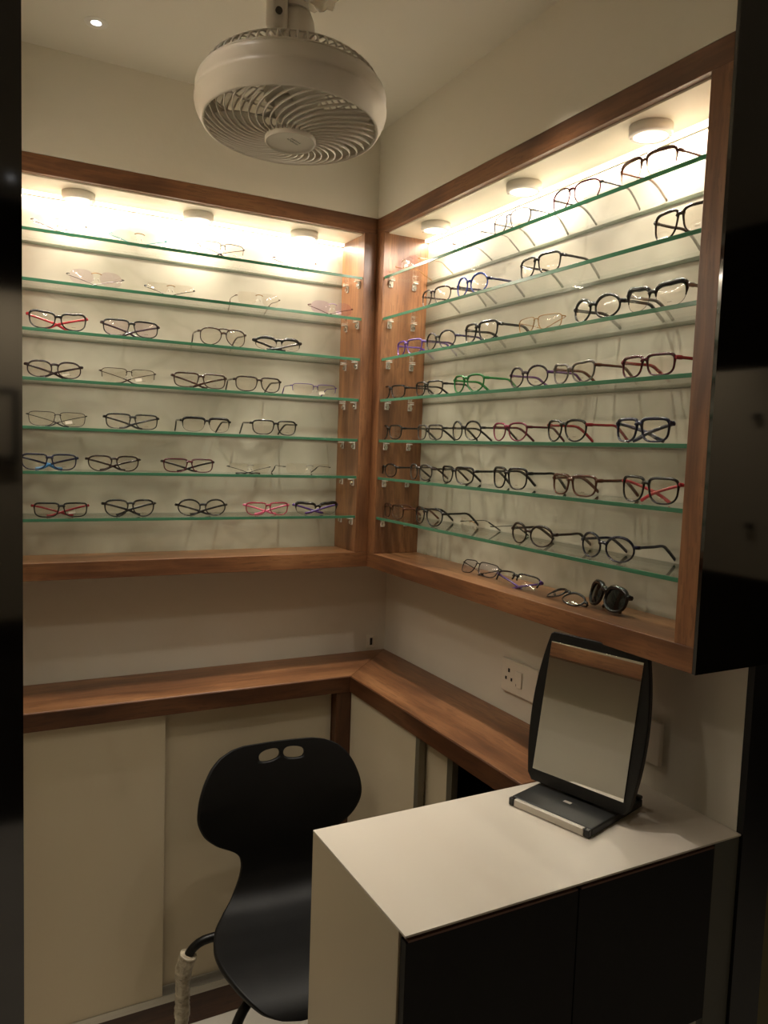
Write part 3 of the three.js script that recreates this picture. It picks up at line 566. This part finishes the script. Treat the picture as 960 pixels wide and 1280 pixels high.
// one row: [position along the shelf, width, options, look]
const onBack = [
  [[-1.036, .127, { style: 'rimless', front: C.lilac, arm: C.grey, metal: true, lens: 0xf0e6f2, shape: 'oval' }, 'rimless lilac lensed spectacles with thin grey arms'],
   [-0.843, .143, { style: 'rimless', front: C.gold, arm: C.cyan, metal: true, lens: 0xe6f4f5, shape: 'oval', tall: .015 }, 'rimless spectacles with pale turquoise arms'],
   [-0.622, .128, { style: 'half', front: C.gm, metal: true, shape: 'rect', tip: C.k }, 'thin dark metal half-rim spectacles'],
   [-0.405, .131, { style: 'rimless', front: C.gold, arm: C.brown, metal: true, lens: 0xf2e6ec, shape: 'oval', tall: .016 }, 'rimless pinkish spectacles with thin brown arms']],
  [[-0.949, .136, { style: 'rimless', front: C.gold, arm: C.grey, metal: true, lens: 0xf1e8ef, shape: 'oval' }, 'rimless spectacles with gold bridge and grey arms'],
   [-0.761, .129, { style: 'rimless', front: C.gold, arm: C.k, metal: true, tip: C.bred, shape: 'rect', tall: .014 }, 'rimless spectacles with red tipped black arms'],
   [-0.515, .127, { style: 'rimless', front: C.gold, arm: C.brown, metal: true, pose: 'open', shape: 'rect' }, 'rimless spectacles with opened brown arms'],
   [-0.288, .139, { style: 'rimless', front: C.lilac, arm: C.wine, metal: true, tagged: true, lens: 0xeedff0, shape: 'oval' }, 'rimless lilac spectacles with wine arms and tag']],
  [[-1.04, .138, { shape: 'cat', arm: C.bred, thick: 1.1, tall: .0185 }, 'black rimmed spectacles with folded pink-red arms'],
   [-0.862, .144, { shape: 'square', front: C.k, arm: 0x3d2a33, thick: 1.0, tall: .0185, lens: 0xf3e8ec }, 'black rectangular spectacles with pinkish lenses'],
   [-0.615, .133, { shape: 'aviator', front: C.to, pose: 'open', thick: .9, tall: .0205 }, 'dark tortoise aviator spectacles with double bridge'],
   [-0.453, .14, { shape: 'oval', style: 'brow', front: C.k, thick: 1.25, tall: .0155 }, 'black browline spectacles with heavy upper rims']],
  [[-1.048, .132, { shape: 'oval', front: 0x2a1418, tall: .0185, tagged: true }, 'dark brown oval spectacles with white tag'],
   [-0.867, .141, { shape: 'rect', style: 'half', front: C.to, metal: true, tagged: true, tip: C.br }, 'thin brown half-rim metal spectacles with white tag'],
   [-0.677, .147, { shape: 'rect', front: C.to, thick: 1.05, tall: .0175 }, 'dark tortoise rectangular spectacles with crossed arms'],
   [-0.51, .137, { shape: 'square', front: C.br, pose: 'open', tall: .0185 }, 'dark brown square spectacles with opened arms'],
   [-0.336, .142, { shape: 'rect', style: 'half', front: C.pur, metal: true, pose: 'open', tagged: true, tall: .0155 }, 'thin purple half-rim spectacles with white tag']],
  [[-1.041, .14, { shape: 'rect', front: C.gm, metal: true, arm: C.k, tagged: true, tall: .0165 }, 'thin dark metal spectacles with white paper tag'],
   [-0.857, .138, { shape: 'rect', front: C.k, tall: .0175 }, 'plain black rectangular spectacles with crossed arms'],
   [-0.658, .137, { shape: 'square', style: 'brow', front: C.k, pose: 'open', tall: .0175 }, 'black browline spectacles with opened arms'],
   [-0.457, .14, { shape: 'square', front: C.k, pose: 'open', tall: .0185 }, 'black square spectacles with opened arms']],
  [[-1.06, .134, { shape: 'square', front: C.navy, tip: 0x3f7fb4, tall: .018 }, 'navy spectacles with pale blue arm tips'],
   [-0.903, .133, { shape: 'panto', front: C.br, tall: .0185 }, 'dark brown rounded spectacles with crossed arms'],
   [-0.705, .141, { shape: 'rect', front: C.wine, arm: C.k, tall: .0165 }, 'dark wine rectangular spectacles with black arms'],
   [-0.53, .124, { shape: 'rect', style: 'rimless', front: C.silver, arm: C.k, metal: true, tall: .0135 }, 'rimless spectacles with black folded arms'],
   [-0.348, .149, { shape: 'rect', style: 'rimless', front: C.silver, arm: C.gm, metal: true, pose: 'open', tall: .015 }, 'rimless spectacles with thin opened dark arms']],
  [[-1.032, .133, { shape: 'rect', front: C.k, arm: C.red, tall: .0165, tagged: true }, 'black rectangular spectacles with red folded arms'],
   [-0.861, .134, { shape: 'panto', front: C.k, thick: 1.1, tall: .0205 }, 'black rounded spectacles beside the red-armed pair'],
   [-0.666, .139, { shape: 'round', front: C.k, thick: 1.05, tall: .0205 }, 'black round spectacles beside the pink pair'],
   [-0.475, .132, { shape: 'square', front: 0xd0566f, arm: C.pink, clear: true, tall: .0165 }, 'translucent pink square spectacles'],
   [-0.319, .138, { shape: 'cat', style: 'brow', front: C.k, arm: C.pur, thick: 1.2, tall: .0155 }, 'black browline spectacles with purple arms']],
];
const O = 'open';
const onRight = [
  [[0.289, .132, { style: 'rimless', front: C.gold, arm: C.gold, metal: true, pose: O, lens: 0xf2e8ee, shape: 'rect' }, 'rimless spectacles with gold arms'],
   [0.591, .136, { style: 'rimless', front: C.silver, arm: C.k, metal: true, pose: O, shape: 'square' }, 'rimless spectacles with black arms'],
   [0.78, .136, { shape: 'panto', front: C.gm, metal: true, thick: 1.4, arm: C.k, pose: O, tall: .021 }, 'thin black rounded metal spectacles'],
   [0.994, .144, { shape: 'panto', front: C.wine, metal: false, thick: .8, arm: C.k, pose: O, tall: .0215 }, 'dark red rounded spectacles'],
   [1.189, .138, { shape: 'square', style: 'brow', front: C.brown, arm: C.brown, pose: O, tall: .021, metal: false, thick: .9 }, 'brown browline spectacles with gold tint']],
  [[0.455, .145, { shape: 'panto', front: C.br, pose: O, thick: .9, tall: .0205 }, 'dark brown rounded spectacles'],
   [0.628, .133, { shape: 'round', front: C.blue, arm: C.navy, pose: O, thick: 1.05, tall: .0215 }, 'blue round spectacles'],
   [0.89, .136, { shape: 'square', front: C.k, pose: O, tall: .02 }, 'black square spectacles'],
   [1.282, .132, { shape: 'square', front: C.br, pose: O, thick: 1.05, tall: .022 }, 'dark brown square spectacles beside the end panel']],
  [[0.32, .142, { shape: 'rect', front: C.pur, arm: C.pur, pose: O, tall: .018 }, 'purple rectangular spectacles'],
   [0.489, .14, { shape: 'round', front: C.k, arm: 0x2b2040, pose: O, tall: .0205 }, 'black round spectacles with violet arms'],
   [0.674, .14, { shape: 'square', front: C.k, pose: O, thick: 1.2, tall: .0205 }, 'thick black square spectacles'],
   [0.898, .142, { shape: 'rect', front: C.gold, metal: true, pose: 'folded', tall: .015 }, 'thin gold metal rectangular spectacles'],
   [1.075, .137, { shape: 'round', front: C.k, pose: O, thick: 1.25, tall: .0205 }, 'thick black round spectacles beside the cat-eye pair'],
   [1.229, .138, { shape: 'cat', style: 'brow', front: C.k, arm: C.grey, pose: O, thick: 1.2, tall: .019 }, 'black cat-eye browline spectacles']],
  [[0.236, .138, { shape: 'rect', front: C.k, pose: O, tall: .0165 }, 'black rectangular spectacles beside the corner panel'],
   [0.44, .134, { shape: 'rect', front: C.k, pose: O, tall: .017 }, 'black rectangular spectacles beside the green pair'],
   [0.632, .13, { shape: 'panto', front: C.green, arm: C.green, pose: O, thick: 1.15, tall: .0195 }, 'bright green spectacles'],
   [0.869, .136, { shape: 'round', front: 0x2a1626, arm: 0x5b3a66, pose: O, tall: .0205 }, 'dark plum round spectacles'],
   [1.018, .131, { shape: 'cat', front: C.grey, arm: C.brown, pose: O, thick: 1.1, tall: .018 }, 'grey-brown cat-eye spectacles'],
   [1.22, .128, { shape: 'rect', front: C.wine, arm: C.red, pose: O, thick: 1.2, tall: .0175 }, 'dark red rectangular spectacles']],
  [[0.231, .134, { shape: 'square', front: C.k, pose: O, tall: .0185 }, 'black square spectacles beside the corner panel'],
   [0.455, .126, { shape: 'rect', front: C.grey, arm: C.k, clear: true, pose: O, tall: .018 }, 'clear grey spectacles with black arms'],
   [0.631, .13, { shape: 'round', front: C.k, pose: O, thick: .95, tall: .0215 }, 'black round spectacles'],
   [0.812, .124, { shape: 'panto', front: 0x7a2440, arm: C.wine, pose: O, tall: .019 }, 'crimson rounded spectacles'],
   [1.006, .128, { shape: 'panto', front: C.k, arm: C.red, pose: O, thick: 1.1, tall: .0205 }, 'black rounded spectacles with red arms'],
   [1.216, .13, { shape: 'rect', front: C.navy, pose: 'folded', thick: 1.3, tall: .0195 }, 'thick navy rectangular spectacles']],
  [[0.206, .0, null, ''],
   [0.415, .126, { shape: 'oval', front: C.grey, arm: C.br, clear: true, pose: O, tall: .0195 }, 'clear grey oval spectacles'],
   [0.596, .144, { shape: 'square', front: C.k, pose: O, thick: 1.1, tall: .0195 }, 'black square spectacles beside the clear oval pair'],
   [0.82, .128, { shape: 'square', front: C.k, pose: O, thick: 1.15, tall: .022 }, 'black square spectacles beside the brown pair'],
   [1.037, .136, { shape: 'rect', front: C.brown, arm: C.brown, pose: O, thick: 1.2, tall: .019 }, 'brown rectangular spectacles'],
   [1.242, .135, { shape: 'square', front: C.k, arm: C.bred, pose: 'folded', thick: 1.1, tall: .0215 }, 'black square spectacles with red arms']],
  [[0.266, .126, { shape: 'square', front: 0x6b4a35, arm: C.brown, clear: true, pose: O, tall: .0185 }, 'translucent brown spectacles'],
   [0.462, .144, { shape: 'panto', front: C.k, pose: O, thick: 1.05, tall: .0215 }, 'black rounded spectacles beside the translucent brown pair'],
   [0.686, .135, { style: 'rimless', front: C.gold, arm: C.k, metal: true, pose: O, shape: 'square', tall: .018 }, 'rimless spectacles with black arms'],
   [0.908, .142, { shape: 'round', front: C.br, pose: O, thick: 1.1, tall: .021 }, 'dark tortoise round spectacles beside the navy pair'],
   [1.141, .146, { shape: 'round', front: 0x14152a, arm: C.navy, pose: O, thick: 1.1, tall: .0225 }, 'navy round spectacles']],
];
onRight[5][0] = [0.212, .126, { shape: 'oval', front: C.k, pose: O, tall: .0175 }, 'small black oval spectacles beside the corner panel'];
onBack.forEach((row, i) => row.forEach(([x, W, o, look]) => {
  const g = spectacles({ ...o, W, label: `${look}, ${ORD[i]} shelf down, cabinet above sliding doors`, group: K });
  g.position.set(x, SHELF[i], 0.137); g.rotation.y = rr(-0.05, 0.05);
}));
onRight.forEach((row, i) => row.forEach(([z, W, o, look]) => {
  const g = spectacles({ ...o, W, label: `${look}, ${ORD[i]} shelf down, cabinet above mirror desk`, group: K });
  g.position.set(-0.137, SHELF[i], z); g.rotation.y = -Math.PI / 2 + rr(-0.03, 0.06);
}));
// loose pairs lying on the wooden bottom board of the cabinet above the desk
function lying(o, look, x, z, yaw, lean, y) { const g = spectacles({ ...o, label: `${look}, lying on bottom board of cabinet above mirror desk`, group: 'loose spectacles on the bottom board' }); g.rotation.order = 'YXZ'; g.rotation.set(lean, yaw, 0); g.position.set(x, YBI + y, z); return g; }
lying({ shape: 'rect', front: C.gm, metal: true, thick: 1.3, arm: C.k, W: .138, tall: .0165, lens: 0xefe9f2 }, 'thin dark metal spectacles', -0.095, 0.645, -1.45, -0.45, 0.004);
lying({ shape: 'rect', front: C.k, style: 'half', thick: 1.0, arm: C.pur, W: .138, tall: .017 }, 'black half-rim spectacles with purple arms', -0.122, 0.835, -1.42, -0.5, 0.004);
lying({ shape: 'oval', front: C.k, W: .134, tall: .018 }, 'black oval spectacles with folded arms', -0.115, 0.985, -1.75, -1.15, 0.006);
lying({ shape: 'oval', front: C.k, dark: true, thick: 2.0, W: .140, tall: .0225, pose: 'folded' }, 'chunky black sunglasses', -0.092, 1.095, -1.80, -0.28, 0.004);

// ---------------------------------------------------------------- things behind the camera that the black cladding mirrors
{
  const g = thing('wall_cabinet', 'pale wall cabinet with black knobs reflected in the black panel', 'cabinet', [1.37, 1.21, 2.4]);
  box('body', [1.25, 1.499, 1.21, 1.96, 2.05, 2.71], M.cream, g, { bevel: 0.002 });
  const d = box('door', [1.232, 1.249, 1.214, 1.956, 2.053, 2.707], M.cream, g, { bevel: 0.002 });
  for (const y of [1.40, 1.79]) box('knob', [1.22, 1.232, y - 0.011, y + 0.011, 2.34 - 0.015, 2.34 + 0.015], M.blackMatt, d, { bevel: 0.004 });
}
{
  const g = thing('wall_panel', 'pale panel on the shop wall reflected in the black cladding', 'panel', [-1.0, 0.88, 3.98]);
  box('board', [-1.9, -0.2, 0.88, 2.2, 3.975, 3.999], M.cream, g, { bevel: 0.002 });
  const f = thing('certificate_frame', 'framed certificate hanging on the pale shop wall panel', 'picture', [-1.2, 1.55, 3.96]);
  box('frame', [-1.5, -1.06, 1.52, 1.82, 3.955, 3.9745], M.blackMatt, f, { bevel: 0.002 });
  box('sheet', [-1.47, -1.09, 1.55, 1.79, 3.953, 3.955], M.cream, f);
}

scene.traverse(o => { if (o.isMesh) { o.castShadow = true; o.receiveShadow = true; } });
renderer.render(scene, camera);
